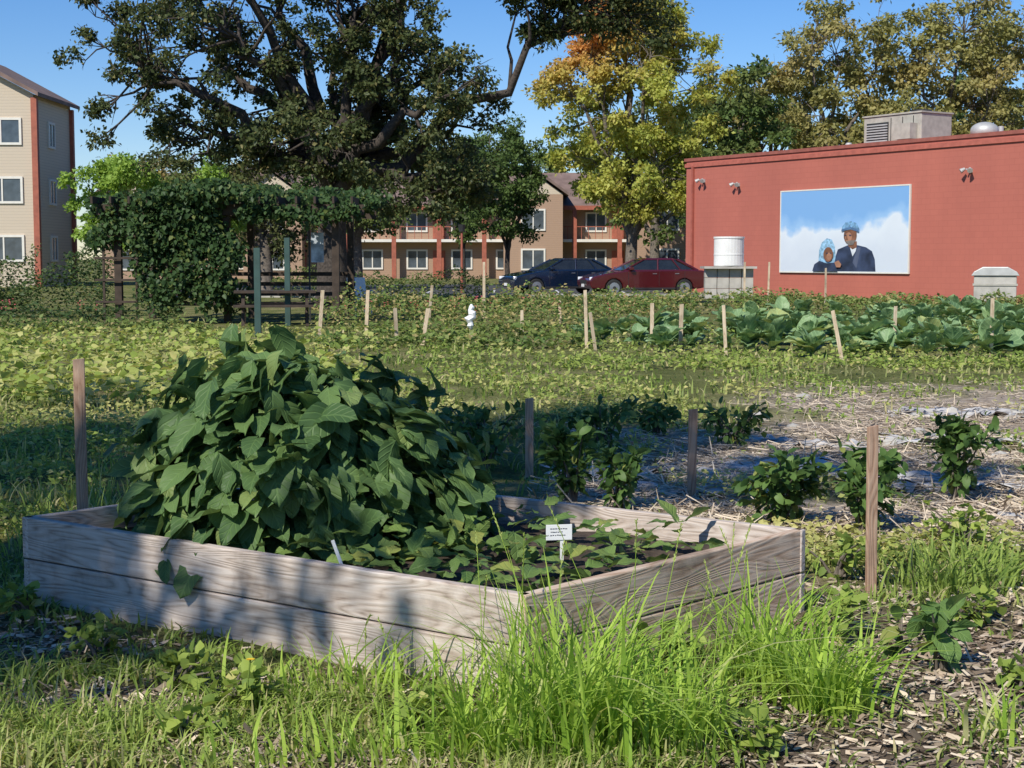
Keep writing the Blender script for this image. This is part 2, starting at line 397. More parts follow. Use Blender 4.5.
# big leafy plant in the bed
BL=[bigleaf(w,dr,.25,wave=wv,seed=s) for s,(w,dr,wv) in enumerate(((.43,.45,.03),(.38,.3,.05),(.46,.6,.04),(.4,.15,.06)))]
plant = empty('large_leafy_vegetable_plant')
mb=MB(); st=MB()
r=np.random.default_rng(21)
Cp=np.array([-.94,6.6,.28])
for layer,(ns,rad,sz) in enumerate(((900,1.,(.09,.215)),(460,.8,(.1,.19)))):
    th=r.uniform(0,2*math.pi,ns); cz=r.uniform(-.12,1,ns)
    sr=np.sqrt(np.clip(1-cz**2,0,1))**.9
    lump=1+.07*np.sin(3*th+1)+.07*np.sin(5*th+cz*7)+.05*np.sin(9*th-cz*9)+r.normal(0,.06,ns)
    zc=np.sign(cz)*np.abs(cz)**.85
    P=np.stack([Cp[0]+.71*rad*lump*sr*np.cos(th), Cp[1]+.58*rad*lump*sr*np.sin(th), Cp[2]+.04+(.67-.05*np.cos(th))*rad*np.clip(zc,-.2,1)*lump],-1)
    P[:,2]=np.maximum(P[:,2],.24)
    out=nrm((P-(Cp-np.array([0,0,.1])))*np.array([1,1,.7]))
    D=nrm(out*np.array([1,1,.15])+np.array([0,0,-.4])+r.normal(0,.45,(ns,3)))
    N=nrm(out*.75+np.array([0,0,.8])+r.normal(0,.36,(ns,3)))
    size=r.uniform(*sz,ns); P=P-D*size[:,None]*.45
    tp=r.integers(0,4,ns)
    for k in range(4):
        s=tp==k
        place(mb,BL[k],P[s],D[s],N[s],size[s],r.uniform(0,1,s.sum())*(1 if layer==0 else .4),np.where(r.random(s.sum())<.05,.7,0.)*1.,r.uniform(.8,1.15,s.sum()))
for k in range(18):
    b0=np.array([Cp[0]+r.uniform(-.15,.25),Cp[1]+r.uniform(-.3,.3),.84]); hgt=r.uniform(.08,.24)
    t=b0+np.array([r.normal(0,.06),r.normal(0,.05),hgt])
    tube(st,[b0-np.array([0,0,.5]),b0,t],[.01,.008,.004],5)
    m=9; zz=r.uniform(.0,1,m); P=b0+(t-b0)*zz[:,None]
    D=nrm(np.stack([r.normal(0,1,m),r.normal(0,1,m),r.uniform(-.5,.5,m)],-1)); N=np.tile([0,0,1.],(m,1))+r.normal(0,.3,(m,3))
    place(mb,BL[k%3],P,D,N,r.uniform(.06,.13,m),r.uniform(.3,1,m),0)
for k in range(26):
    a=r.uniform(0,6.28); q1=r.uniform(.3,.8)
    p0=np.array([Cp[0]+r.normal(0,.15),Cp[1]+r.normal(0,.12),.24]); p2=np.array([Cp[0]+.68*q1*math.cos(a),Cp[1]+.55*q1*math.sin(a),.28+.55*math.sqrt(1-q1*q1)])
    tube(st,[p0,(p0+p2)/2+np.array([0,0,.12]),p2],[.014,.01,.005],6)
mb.build('leaves',M['squash'],True,plant); st.build('stems',simple_mat('green_stem',(.1,.15,.05),.6),True,plant)

mb=MB(); lob=[bigleaf(.5,.3,.2,9,5,.04,.35,s) for s in range(2)]
ns=420; u=r.uniform(.04,.62,ns); v=r.uniform(.06,.94,ns)
P2=CF+(CL-CF)*u[:,None]+(CR-CF)*v[:,None]
z=.27+.13*r.random(ns)**1.3
keep=(nz2(P2[:,0],P2[:,1],4,5)>-.5)&((v<.8)|(r.random(ns)<.4)); P2=P2[keep]; z=z[keep]; ns=len(z)
D=nrm(np.stack([r.normal(0,1,ns),r.normal(0,1,ns),r.uniform(-.3,.5,ns)],-1)); N=np.tile([0,0,1.],(ns,1))+r.normal(0,.35,(ns,3))
place(mb,lob[0],np.c_[P2,z],D,N,r.uniform(.05,.13,ns),r.random(ns),np.where(r.random(ns)<.12,.8,r.uniform(0,.25,ns)))
mb.build('squash_seedlings',M['squash2'])

lab=empty('plant_label_sign',(.185,5.83,0),R(10))
box('face',(.105,.004,.062),(0,0,.425),M['white'],lab,bevel=.0015)
box('spike',(.014,.003,.2),(.012,.0035,.30),M['white'],lab)
for k,(w,zz) in enumerate(((.07,.44),(.05,.427),(.062,.414))):
    for j in range(7):
        box('ink_line',(w/9*r.uniform(.6,1.2),.0012,.0028),(-.038+j*w/7+.006,-.0027,zz+r.normal(0,.0006)),M['ink'],lab)
lab=empty('plant_marker_stick',(-.64,5.56,0),R(-20)); box('strip',(.014,.002,.2),(0,0,.35),M['white'],lab,rot=(0,R(-22),0))

# ------------------------------------------------------------------ stakes
def stake(x,y,top,w=.048,mat='stake',lean=(0,0),name='wooden_stake',t=.02,rz=0.,tip=True):
    L=top+.05
    V=[(-w/2,-t/2,-L),(w/2,-t/2,-L),(w/2,t/2,-L),(-w/2,t/2,-L),(-w/2,-t/2,0),(w/2,-t/2,.006),(w/2,t/2,.004),(-w/2,t/2,-.002)]
    V=[(z+L/2,yy,-xx) for xx,yy,z in V]
    o=obj_from(name,V,BF,M[mat],None,(0,0,0),(0,0,0),.002)
    m=Matrix.Translation((x,y,top-L/2))@Matrix.Rotation(rz,4,'Z')@Matrix.Rotation(lean[0],4,'Y')@Matrix.Rotation(lean[1],4,'X')@Matrix.Rotation(-math.pi/2,4,'Y')
    o.matrix_world=m
    return o
stake(-2.02,6.98,1.03,.052,rz=.2,lean=(.0,.02))
stake(.12,10.3,.535,.055,rz=-.2); stake(1.12,9.25,.565,.055,rz=.15,lean=(.01,0)); stake(1.605,6.62,.755,.05,rz=.4,lean=(-.01,0))
for px,ty,by,ln in ((725,305,356,-.06),(652,303,350,.0),(681,304,350,.02),(586,290,350,-.03),(593,312,350,-.16),(838,310,360,-.2),(895,306,345,.02),
                 (992,298,358,.0),(425,308,345,.16),(396,308,343,-.05),(367,290,340,.05),(522,310,334,.0),(471,305,346,.0),(321,290,336,.08),(768,262,310,.02),(430,285,330,.1),(560,300,325,-.03),(484,262,318,.0),(744,262,305,0.),(825,268,306,0.)):
    d=2250/(by-258); x=(px-512)/1500*d; top=1.5-(ty-258)/1500*d
    stake(x,d,top,.05+.02*r.random(),'stake_l',(ln,0),rz=r.uniform(-.4,.4))
for px,ty,by in ((258,248,335),(288,238,325)):
    d=2250/(by-258); stake((px-512)/1500*d,d,1.5-(ty-258)/1500*d,.12,'green_pole',name='garden_post',t=.1)

# ------------------------------------------------------------------ bushes
def bush(name,c,rad,h,nl,ls,mat,seed,stems=9,tpl=LN,hue=.05):
    r=np.random.default_rng(seed); e=empty(name,(0,0,0)); lv=MB(); sb=MB()
    for k in range(stems):
        a=r.uniform(0,6.28); q=r.uniform(.2,1)*rad
        p0=np.array([c[0]+r.normal(0,.02),c[1]+r.normal(0,.02),0]); p3=np.array([c[0]+q*math.cos(a),c[1]+q*math.sin(a),h*r.uniform(.6,1)])
        p1=p0+(p3-p0)*np.array([.25,.25,.45]); p2=p0+(p3-p0)*np.array([.6,.6,.8])
        tube(sb,[p0,p1,p2,p3],[.009,.007,.005,.003],5)
        m=nl//stems; t=r.uniform(.2,1.05,m)[:,None]
        P=np.where(t<.5,p0+(p2-p0)*t*2*.9,p2+(p3-p2)*(t-.5)*2)+r.normal(0,rad*.13,(m,3))
        D=nrm(nrm(P-np.array([c[0],c[1],h*.4]))*.7+r.normal(0,.6,(m,3))+np.array([0,0,-.25])); N=np.tile([0,0,1.],(m,1))+r.normal(0,.45,(m,3))
        place(lv,tpl,P,D,N,r.uniform(.7,1.3,m)*ls,r.random(m),np.where(r.random(m)<hue,.8,0.),1.25)
    lv.build('leaves',M[mat],True,e); sb.build('stems',M['bark_l'],True,e)
LB=bigleaf(.3,.3,.25,5,3)
for i,(x,y,rd,h,nl) in enumerate(((.36,8.9,.2,.5,320),(1.5,8.3,.24,.42,380),(1.9,8.0,.24,.46,380),(2.75,9.2,.28,.52,360),(.62,8.7,.16,.4,180),(3.15,8.8,.18,.42,190),(1.75,11.8,.25,.35,200),(-.2,10.6,.3,.45,260),(.7,11.6,.3,.4,220),(-.5,11.5,.3,.35,220),(1.2,12.6,.3,.3,200))):
    bush('pepper_plant',(x,y),rd,h,nl,.07,'pepper',100+i,tpl=LB)
bush('young_pepper_plant',(1.53,5.3),.13,.27,26,.1,'squash2',300,4,LB)
bush('young_pepper_plant',(1.5,5.55),.1,.17,16,.09,'pepper',301,4,LB)
bush('bean_plant',(1.14,6.8),.16,.26,90,.07,'pepper',302,6,LB)

# ------------------------------------------------------------------ ground cover
def scatter(n,d1,d2,q=.45,r=rng):
    y=1/r.uniform(1/d2,1/d1,n); x=y*r.uniform(-q,q,n); return x,y
def inbed(x,y,m=0.02):
    A=np.array([[CL[0]-CF[0],CR[0]-CF[0]],[CL[1]-CF[1],CR[1]-CF[1]]]); iA=np.linalg.inv(A)
    u=iA[0,0]*(x-CF[0])+iA[0,1]*(y-CF[1]); v=iA[1,0]*(x-CF[0])+iA[1,1]*(y-CF[1])
    return (u>-m)&(u<1+m)&(v>-m)&(v<1+m)
gm=MB()
x,y=scatter(84000,3.6,34,.42)
k=(~inbed(x,y))&(rng.random(len(x))>dirt_mask(x,y)*.97)&(rng.random(len(x))>mulch_mask(x,y)*.8)
k&=rng.random(len(x))<np.where(y<7.5,.6+.6*nz2(x,y,2.6,5),.75+.5*nz2(x,y,1.3,13))
x,y=x[k],y[k]; n=len(x)
hh=(.05+.07*rng.random(n))*(1+.7*nz2(x,y,1.2,2))*(1+sm(y,8,20)*.3); hh=np.maximum(hh,.03)*(1-.4*sm(x/y,.1,.2)*sm(-y,-9,-7))
blades(gm,np.c_[x,y,gz(x,y)],rng.uniform(0,6.28,n),hh,rng.uniform(.1,1.4,n),.0045+.0011*y,np.clip(rng.random(n)*.7+.3*nz2(x,y,.7,9)+.15,0,1),np.clip((rng.random(n)<.22)*rng.uniform(.4,1,n)+.5*sm(nz2(x,y,.5,6),.1,.9),0,1),3)
gm.build('grass',M['grass'])
wm=MB()
x,y=scatter(76000,7.2,32,.42)
pat=nz2(x,y,1.1,12); k=(~inbed(x,y,.1))&(rng.random(len(x))>dirt_mask(x,y)*.985)&(pat>-.2)
x,y,pat=x[k],y[k],pat[k]; n=len(x)
near=sm(x/y,.02,.1)*sm(-y,-12,-9)
z=gz(x,y)+(.04+.17*sm(pat,-.35,1.1)*(1-.6*near))*rng.random(n)**.8
D=np.stack([rng.normal(0,1,n),rng.normal(0,1,n),rng.uniform(-.2,.7,n)],-1); N=np.tile([0,-.15,1.],(n,1))+rng.normal(0,.5,(n,3))
place(wm,L4,np.c_[x,y,z],D,N,rng.uniform(.025,.06,n)*(1+sm(y,10,30)*1.),np.clip(rng.random(n)*.6+.4*sm(nz2(x,y,.4,15),-1,1),0,1),np.clip((rng.random(n)<.12)*.9+.75*sm(nz2(x,y,.45,17),.0,.8),0,1))
wm.build('weed_patch',M['weed'])
wm=MB(); x,y=scatter(11000,15.0,28); k=(x/y<-.1+.05*nz2(x,y,.5,1))&(nz2(x,y,.8,4)>-.5); x,y=x[k],y[k]; n=len(x)
z=.06+.2*rng.random(n)
D=np.stack([rng.normal(0,1,n),rng.normal(0,1,n),rng.uniform(-.3,.4,n)],-1); N=np.tile([0,-.15,1.],(n,1))+rng.normal(0,.5,(n,3))
place(wm,L6,np.c_[x,y,z],D,N,rng.uniform(.07,.15,n),np.clip(.4+.6*rng.random(n),0,1),np.clip(rng.uniform(-.2,.9,n),0,1),1.2)
wm.build('squash_vine_patch',M['weed'])
def tuft(name,cx,cy,sx,sy,n,h,seed,mat='tuft',hue=.06,wd=.012,seeds=0):
    r=np.random.default_rng(seed); mb=MB()
    x=cx+r.normal(0,sx,n); y=cy+r.normal(0,sy,n); k=~inbed(x,y,.01); x,y=x[k],y[k]; m=len(x)
    az=np.arctan2(y-cy,x-cx)+r.normal(0,1.1,m)
    blades(mb,np.c_[x,y,gz(x,y)],az,h*r.uniform(.3,1.15,m),r.uniform(.15,1.3,m),wd*r.uniform(.5,1.4,m),r.random(m),(r.random(m)<hue)*r.uniform(.5,1,m),6)
    for i in range(seeds):
        a=r.uniform(0,6.28); bx,by=cx+r.normal(0,sx),cy+r.normal(0,sy); hh=h*r.uniform(.9,1.3)
        if inbed(np.array([bx]),np.array([by]),.01)[0]: continue
        dx,dy=.25*hh*math.cos(a),.25*hh*math.sin(a)
        tube(mb,[(bx,by,0),(bx+dx*.3,by+dy*.3,hh*.6),(bx+dx,by+dy,hh)],[.002,.0015,.001],4,.7)
        m=26; t=r.uniform(.78,1,m)[:,None]; P=np.array([bx+dx*.3,by+dy*.3,hh*.6])+(np.array([dx*.7,dy*.7,hh*.4]))*((t-.5)*2)
        place(mb,LN,P,nrm(np.array([dx,dy,hh])+r.normal(0,.3*hh,(m,3))),rdir(m,r),.014,.8,.5)
    return mb.build(name,M[mat])
tuft('tall_grass_clump',.2,4.6,.15,.15,430,.58,1,seeds=9)
tuft('tall_grass_clump',-.05,4.45,.12,.1,170,.38,2,seeds=3)
tuft('tall_grass_clump',.5,4.5,.09,.1,170,.42,3,seeds=3)
tuft('tall_grass_clump',.9,5.15,.09,.1,240,.46,4,seeds=4)
tuft('tall_grass_clump',1.04,4.85,.07,.07,190,.36,5,wd=.015)
tuft('tall_grass_clump',-.5,5.0,.2,.1,110,.26,6,seeds=4)
tuft('tall_grass_clump',-.35,4.35,.28,.1,150,.2,7)
tuft('tall_grass_clump',1.95,6.7,.14,.14,200,.27,8,'grass')
tuft('tall_grass_clump',2.2,7.0,.15,.2,200,.25,9,'grass')
tuft('tall_grass_clump',1.55,4.6,.08,.08,60,.22,10,hue=.5)
tuft('tall_grass_clump',-1.3,4.65,.4,.2,260,.14,12,'grass',.4,.008,6)
tuft('tall_grass_clump',-2.3,8.2,.4,.8,500,.28,13,'grass',.1,.009)
for i,(x,y,rd,h,nl) in enumerate(((-1.15,5.1,.16,.13,120),(-2.05,6.2,.14,.12,90),(-.9,4.9,.12,.12,90),(1.3,5.8,.14,.2,110),(-1.55,5.5,.15,.1,90),(1.9,6.1,.16,.12,90),(.55,5.25,.14,.2,90),(1.55,7.0,.2,.2,130),(2.3,7.6,.25,.2,160),(-1.0,4.55,.1,.1,70),(.75,4.4,.1,.14,70),(1.75,5.1,.1,.1,50),(-.3,4.7,.12,.12,80))):
    bush('broadleaf_weed',(x,y),rd,h,nl,.045,'weed',400+i,7,L6,.05)
fl=empty('yellow_flower'); fb=MB(); rf=np.random.default_rng(4)
tube(fb,[(-.87,4.78,0),(-.86,4.78,.12),(-.85,4.78,.2)],.003,5); fb.build('stalk',M['grass'],True,fl)
fb=MB(); m=26; a=np.linspace(0,6.28*2,m); place(fb,LN,np.tile([-.85,4.78,.2],(m,1)),np.c_[np.cos(a),np.sin(a),.25+0*a],np.tile([0,0,1.],(m,1)),.016,.5,0,1.4)
fb.build('petals',simple_mat('yellow_petal',(.75,.5,.03),.6),True,fl)
cm=MB()
x=rng.uniform(-2.4,2.9,34000); y=rng.uniform(3.7,8,34000); k=(rng.random(34000)<mulch_mask(x,y)*.95+.05)&~inbed(x,y); x,y=x[k],y[k]; n=len(x)
chip=(np.array([(-.14,0,0),(.14,0,0),(.1,1,.04),(-.1,1,.02)],float),np.array([(0,1,2),(0,2,3)]))
D=np.stack([rng.normal(0,1,n),rng.normal(0,1,n),rng.normal(0,.16,n)],-1); N=np.tile([0,0,1.],(n,1))+rng.normal(0,.4,(n,3))
place(cm,chip,np.c_[x,y,gz(x,y)+.004+.016*rng.random(n)],D,N,rng.uniform(.018,.07,n),rng.random(n)**1.2,(rng.random(n)<.2)*.7,rng.uniform(.4,1.4,n))
cm.build('wood_chip_mulch',M['chip'],False)
cm=MB()
x,y=scatter(85000,7.4,18,.4); k=rng.random(len(x))<dirt_mask(x,y)*sm(nz2(x,y,1.2,20),-.9,.3); x,y=x[k],y[k]; n=len(x)
D=np.stack([rng.normal(0,1,n),rng.normal(0,1,n),rng.normal(0,.12,n)],-1); N=np.tile([0,0,1.],(n,1))+rng.normal(0,.3,(n,3))
place(cm,chip,np.c_[x,y,gz(x,y)+.006+.035*rng.random(n)],D,N,rng.uniform(.06,.2,n),np.clip(.35+.65*rng.random(n),0,1),(rng.random(n)<.12)*.6,.22)
cm.build('straw_mulch',M['chip'],False)
fab=simple_mat('landscape_fabric',(.5,.48,.46),.85,var=.3,scale=6,bmp=.6)
def fabric(cx,cy,w,l,rz,seed):
    r=np.random.default_rng(seed); n1,n2=44,22; V=[];F=[]
    for j in range(n2):
        for i in range(n1):
            u=(i/(n1-1)-.5)*w; v=(j/(n2-1)-.5)*l*(1+.35*math.sin(i*.5+seed)+.2*math.sin(i*1.3+seed*2))
            u2=u+.1*math.sin(j*1.1+seed*2)
            xx=cx+u2*math.cos(rz)-v*math.sin(rz); yy=cy+u2*math.sin(rz)+v*math.cos(rz)
            wr=.045*float(nz2(u2,v,7,seed%20))+.014*r.random()-.004
            V.append((xx,yy,float(gz(xx,yy))+.006+wr))
    for j in range(n2-1):
        for i in range(n1-1): a=j*n1+i; F.append((a,a+1,a+n1+1,a+n1))
    obj_from('landscape_fabric_sheet',V,F,fab,smooth=True)
for i,(cx,cy,w,l,rz) in enumerate(((1.3,10.6,2.0,.5,.1),(2.9,9.9,1.4,.5,-.1),(1.0,9.5,1.3,.35,.25),(3.4,8.3,1.2,.4,.1),(3.9,12.2,1.6,.5,0),(2.2,11.9,1.2,.4,-.1),(4.3,14.5,1.4,.6,.1),(3.0,7.5,.7,.3,.2))):
    fabric(cx,cy,w,l,rz,i+3)
mb=MB()
for k in range(44):
    x,y=rng.uniform(2.2,6),rng.uniform(9,16); s=rng.uniform(.03,.1)
    a=np.linspace(0,2*math.pi,7)[:-1]
    V=[(0,0,s*.7)]+[(x0*s*(1+.25*rng.normal()),y0*s*.7*(1+.2*rng.normal()),s*.45) for x0,y0 in zip(np.cos(a)*.7,np.sin(a)*.7)]+[(x0*s,y0*s*.75,-.02) for x0,y0 in zip(np.cos(a),np.sin(a))]
    F=[(0,1+i,1+(i+1)%6) for i in range(6)]+[(1+i,7+i,7+(i+1)%6) for i in range(6)]+[(1+i,7+(i+1)%6,1+(i+1)%6) for i in range(6)]
    mb.add(np.array(V)+np.array([x,y,0]),F)
mb.build('scattered_stones',M['conc'],False)

# ------------------------------------------------------------------ crop rows
CLf=[bigleaf(.46,.25,.35,7,5,.06,0,s) for s in range(3)]
def collard_row(d,q0,q1,step,seed,h=.5):
    r=np.random.default_rng(seed); mb=MB(); x=q0*d
    while x<q1*d:
        c=np.array([x+r.normal(0,.06),d+r.normal(0,.14),.05]); m=16; a=r.uniform(0,6.28,m); el=r.uniform(.1,1.25,m); s=h*r.uniform(.5,1.15)
        D=np.stack([np.cos(a)*np.cos(el),np.sin(a)*np.cos(el),np.sin(el)],-1); N=np.stack([-np.cos(a)*np.sin(el),-np.sin(a)*np.sin(el),np.cos(el)],-1)+r.normal(0,.2,(m,3))
        place(mb,CLf[seed%3],c+np.c_[np.zeros((m,2)),r.uniform(0,.25,m)*s],D,N,s*r.uniform(.4,.85,m),np.clip(r.random(m),0,1),np.where(r.random(m)<.1,.8,0.))
        x+=step*r.uniform(.8,1.5)
    return mb.build('collard_row',M['collard'])
for i,(d,q0,q1) in enumerate(((22.6,.2,.4),(24.3,.1,.4),(26.,.04,.4),(28.2,.05,.4),(30.5,.1,.4),(33,.14,.4),(36,.18,.4))):
    collard_row(d,q0,q1,.48,i+1,.6)
def crop_row(name,d,q0,q1,h,seed,mat='crop',dens=260,ls=.11,brown=.12):
    r=np.random.default_rng(seed); mb=MB(); n=int((q1-q0)*d*dens)
    x=r.uniform(q0*d,q1*d,n); hh=h*(1+.4*nz2(x,x*0+d,1.6,seed%9)+.15*nz2(x,x*0+d,6,seed%7)); hh=np.maximum(hh,.12)
    k=nz2(x,x*0+d,.9,seed%7)>-.75; x,hh=x[k],hh[k]; n=len(x)
    t=r.random(n)**.75; P=np.stack([x,d+r.normal(0,.28,n)*(1-.4*t),t*hh],-1)
    D=np.stack([r.normal(0,1,n),r.normal(0,1,n),r.uniform(-.6,.8,n)],-1); N=np.tile([0,-.3,1.],(n,1))+r.normal(0,.6,(n,3))
    cl=sm(nz2(x,x*0+d,2.5,seed%5),-1,1)
    place(mb,L4,P,D,N,ls*r.uniform(.6,1.3,n),np.clip(.5*r.random(n)+.5*cl,0,1),np.clip((r.random(n)<brown)*.9+.3*cl*r.random(n),0,1))
    return mb.build(name,M[mat])
crop_row('bean_row',25.,-.13,.06,.22,31); crop_row('bean_row',27.5,-.12,.03,.3,32); crop_row('tomato_row',30.5,-.13,.05,.6,33,dens=300,ls=.09,brown=.3)
crop_row('tomato_row',33.,-.12,.09,.75,34,dens=300,ls=.09,brown=.3); crop_row('tomato_row',36.,-.12,.13,.66,35,dens=300,ls=.1,brown=.3); crop_row('tomato_row',40,-.13,.2,.55,36,dens=260,ls=.11,brown=.3)
crop_row('bean_row',44,-.14,.4,.4,37,dens=200,ls=.12,brown=.25); crop_row('bean_row',49,-.14,.4,.26,38,dens=160,ls=.13)
crop_row('bean_row',39,.15,.4,.5,39,dens=240); crop_row('weed_row',20.5,.03,.4,.16,40,'weed',200,.08); crop_row('weed_row',24,-.4,-.14,.18,41,'weed',180,.1)
crop_row('flower_bed_plants',30,-.4,-.2,.3,42,'crop',240); crop_row('flower_bed_plants',33,-.4,-.22,.45,43,'vine',300,.1)
crop_row('shrub_hedge',38,-.42,-.27,1.15,44,'vine',800,.1); crop_row('shrub_hedge',42,-.42,-.26,1.6,45,'vine',900,.1)
crop_row('shrub_hedge',56.6,-.16,-.015,.9,46,'green_t',400,.12)
fm=MB(); rf=np.random.default_rng(8)
x=np.r_[rf.uniform(-12.5,-9,16),rf.uniform(-4,3,50)]; y=np.r_[rf.uniform(32,34,16),rf.uniform(32,38,50)]; m=len(x)
for k in range(5):
    a=k*1.256+rf.uniform(0,6,m); place(fm,L4,np.c_[x,y,.35+.25*rf.random(m)],np.c_[np.cos(a),np.sin(a)-.3,.4+0*a],np.tile([0,-.6,.8],(m,1)),.05,.5,0,1.3)
fm.build('red_blossoms',simple_mat('red_petal',(.4,.08,.08),.6))

# ------------------------------------------------------------------ trees
def ell(c,rr,n,r,shell=.55):
    d=rdir(n,r); q=(shell+(1-shell)*r.random(n))**1.0
    q=np.where(r.random(n)<.35,r.random(n)**.5,q)
    return np.array(c)+d*np.array(rr)*q[:,None]
def tree(name,base,clumps,crad,trunk_h,r0,K,lper,ls,leaf,bark,seed,gn=.12,hue=None,lean=(0,0),tpl=L4,flat=.7):
    r=np.random.default_rng(seed); e=empty(name); b=MB(); lv=MB(); base=np.array(base,float)
    C=np.asarray(clumps,float); m=len(C); crad=np.broadcast_to(crad,(m,))*r.uniform(.7,1.25,m)
    top=base+np.array([lean[0],lean[1],trunk_h])
    cen=C.mean(0)
    tp=[base+np.array([0,0,-.1]),base+(top-base)*.12,base+(top-base)*.5+r.normal(0,gn*.5,3)*np.array([1,1,0]),top]
    tube(b,tp,[r0*1.45,r0*1.08,r0*.92,r0*.85],10)
    cent=C[r.choice(m,K,replace=False)]
    for _ in range(8):
        lab=np.argmin(((C[:,None]-cent[None])**2).sum(-1),1)
        for k in range(K):
            if (lab==k).any(): cent[k]=C[lab==k].mean(0)
    for k in range(K):
        idx=np.where(lab==k)[0]
        if len(idx)==0: continue
        s0=base+(top-base)*r.uniform(.72,1.0); tg=cent[k]; L=np.linalg.norm(tg-s0)
        ts=np.linspace(0,1,9)[:,None]
        mid=s0+(tg-s0)*.5+np.array([0,0,.12*L*r.uniform(-.6,1.4)])
        P=(1-ts)**2*s0+2*ts*(1-ts)*mid+ts**2*tg
        P[1:-1]+=r.normal(0,gn*L*.16,(7,3))
        rad=np.linspace(r0*.55,r0*.13,9); tube(b,P,rad,7)
        for i in idx:
            dd=((P-C[i])**2).sum(-1); j=int(np.clip(np.argmin(dd)-r.integers(0,2),1,8)); s1=P[j]; t1=C[i]; L1=np.linalg.norm(t1-s1)
            q=np.linspace(0,1,5)[:,None]; Q=s1+(t1-s1)*q; Q[1:-1]+=r.normal(0,gn*L1*.35+.02,(3,3)); Q[1:-1,2]+=.06*L1
            rr=min(rad[j]*.6,r0*.14); tube(b,Q,np.linspace(rr,rr*.25,5),5)
            for w in range(4):
                t2=t1+rdir(1,r)[0]*crad[i]*.85; tube(b,[Q[3],(Q[3]+t2)/2+r.normal(0,.05,3),t2],[rr*.3,rr*.2,rr*.08],4)
    n=m*lper
    ci=np.repeat(np.arange(m),lper)
    sub=8; so=rdir(m*sub,r).reshape(m,sub,3)*crad[:,None,None]*.62*r.random((m,sub,1))**.4
    off=so[ci,r.integers(0,sub,n)]+r.normal(0,.2,(n,3))*crad[ci][:,None]
    off[:,2]*=flat; P=C[ci]+off
    D=nrm(nrm(off)*.6+r.normal(0,.6,(n,3))+np.array([0,0,-.3])); N=nrm((P-cen)*.12+np.array([0,0,.6])+r.normal(0,.55,(n,3)))
    cr=r.random(m)
    hv=np.zeros(n) if hue is None else hue(P,r)
    place(lv,tpl,P,D,N,ls*r.uniform(.6,1.3,n),np.clip(.55*r.random(n)+.45*cr[ci],0,1),hv,1.15)
    b.build('trunk_and_limbs',M[bark],True,e); lv.build('foliage',M[leaf],True,e); return e
r=np.random.default_rng(77)
C=np.concatenate([ell((-6.6,44,8.6),(5.6,5,3.6),100,r,.3),ell((-3.4,44,5.8),(3.2,3.6,2.7),76,r,.3),ell((-10.6,43.5,7.4),(3.2,3,2.9),36,r,.2),ell((-6.8,44,4.9),(4.4,3.5,1.6),58,r,.3),ell((-5,44,11.5),(6,5,2),30,r),
  ell((-4.2,43.5,8.2),(2.8,2.4,1.5),24,r,.1),ell((-2.2,43.5,3.6),(1.9,2,1.2),20,r,.3),ell((-.6,43.5,10.4),(1.6,1.2,.7),12,r,.1),ell((.5,43.5,9.2),(1.,1.2,.5),9,r),ell((1.5,43.5,8.9),(1.5,1.2,.8),16,r,.1),ell((2.9,43.5,8.5),(1.2,1.2,1.0),15,r,.1),ell((3.9,43.5,8.0),(.6,.8,1.),6,r),ell((.9,43.5,7.9),(.6,.8,.5),5,r)])
tree('bur_oak_tree',(-5.3,44.5,0),C,.62,4.2,.46,20,215,.135,'oak','bark',5,.2,hue=lambda P,r:(r.random(len(P))<.1)*.8)
C=np.concatenate([ell((5.5,70,8.8),(4.5,4,4.8),150,r),ell((5.3,70,12.3),(2.8,2.6,3.),55,r),ell((6.3,70,5.3),(3.9,3.6,1.8),50,r)])
tree('autumn_maple_tree',(5.6,70,0),C,.8,3.,.3,10,240,.19,'maple','bark_l',6,.1,hue=lambda P,r:np.clip(sm(P[:,2],8.,12.)*sm(-P[:,0],-6.6,-3.5)*1.+.2*(r.random(len(P))<.2)+.12*nz2(P[:,0],P[:,2],.8,3),0,1))
C=ell((-.2,74,5.1),(2.4,2.2,2.9),60,r,.4); tree('linden_tree',(-.2,74,0),C,.7,2.2,.14,6,220,.18,'green_t','bark',7)
C=ell((-2.6,80,4.8),(2.0,2.2,2.2),36,r,.4); tree('linden_tree',(-2.6,80,0),C,.8,2.4,.14,6,200,.2,'green_t','bark',17)
C=ell((-14.4,55,3.9),(1.7,1.5,2.1),44,r,.3); tree('young_tree',(-14.4,55,0),C,.55,1.6,.09,5,210,.16,'lime_t','bark_l',8)
C=ell((-11.6,60,3.6),(1.5,1.3,1.9),26,r,.3); tree('young_tree',(-11.6,60,0),C,.55,1.4,.08,4,180,.17,'lime_t','bark_l',9)
def bt(x,y,z,rx,rz,leaf,seed,n=90,ls=.3,hu=.15,nm='background_tree'):
    r=np.random.default_rng(seed); C=ell((x,y,z),(rx,rx*.8,rz),n,r,.45)
    tree(nm,(x,y,0),C,1.1,max(1.5,z-rz*.7),.35,8,150,ls,leaf,'bark_l',seed,.12,hue=lambda P,r:np.clip(hu*(r.random(len(P))<.5)+.3*nz2(P[:,0],P[:,2],.5,seed%9),0,1))
bt(12.8,88,8.3,3.4,5,'green_t',20,80); bt(20.,94,11.3,5.4,7.4,'yell_t',21,130,.28); bt(26.5,92,11.3,5.2,7.6,'yell_t',22,130,.28); bt(32,96,10.5,5,7.5,'yell_t',23,100,.28,.6); bt(37,93,11,5,7,'yell_t',24,60)
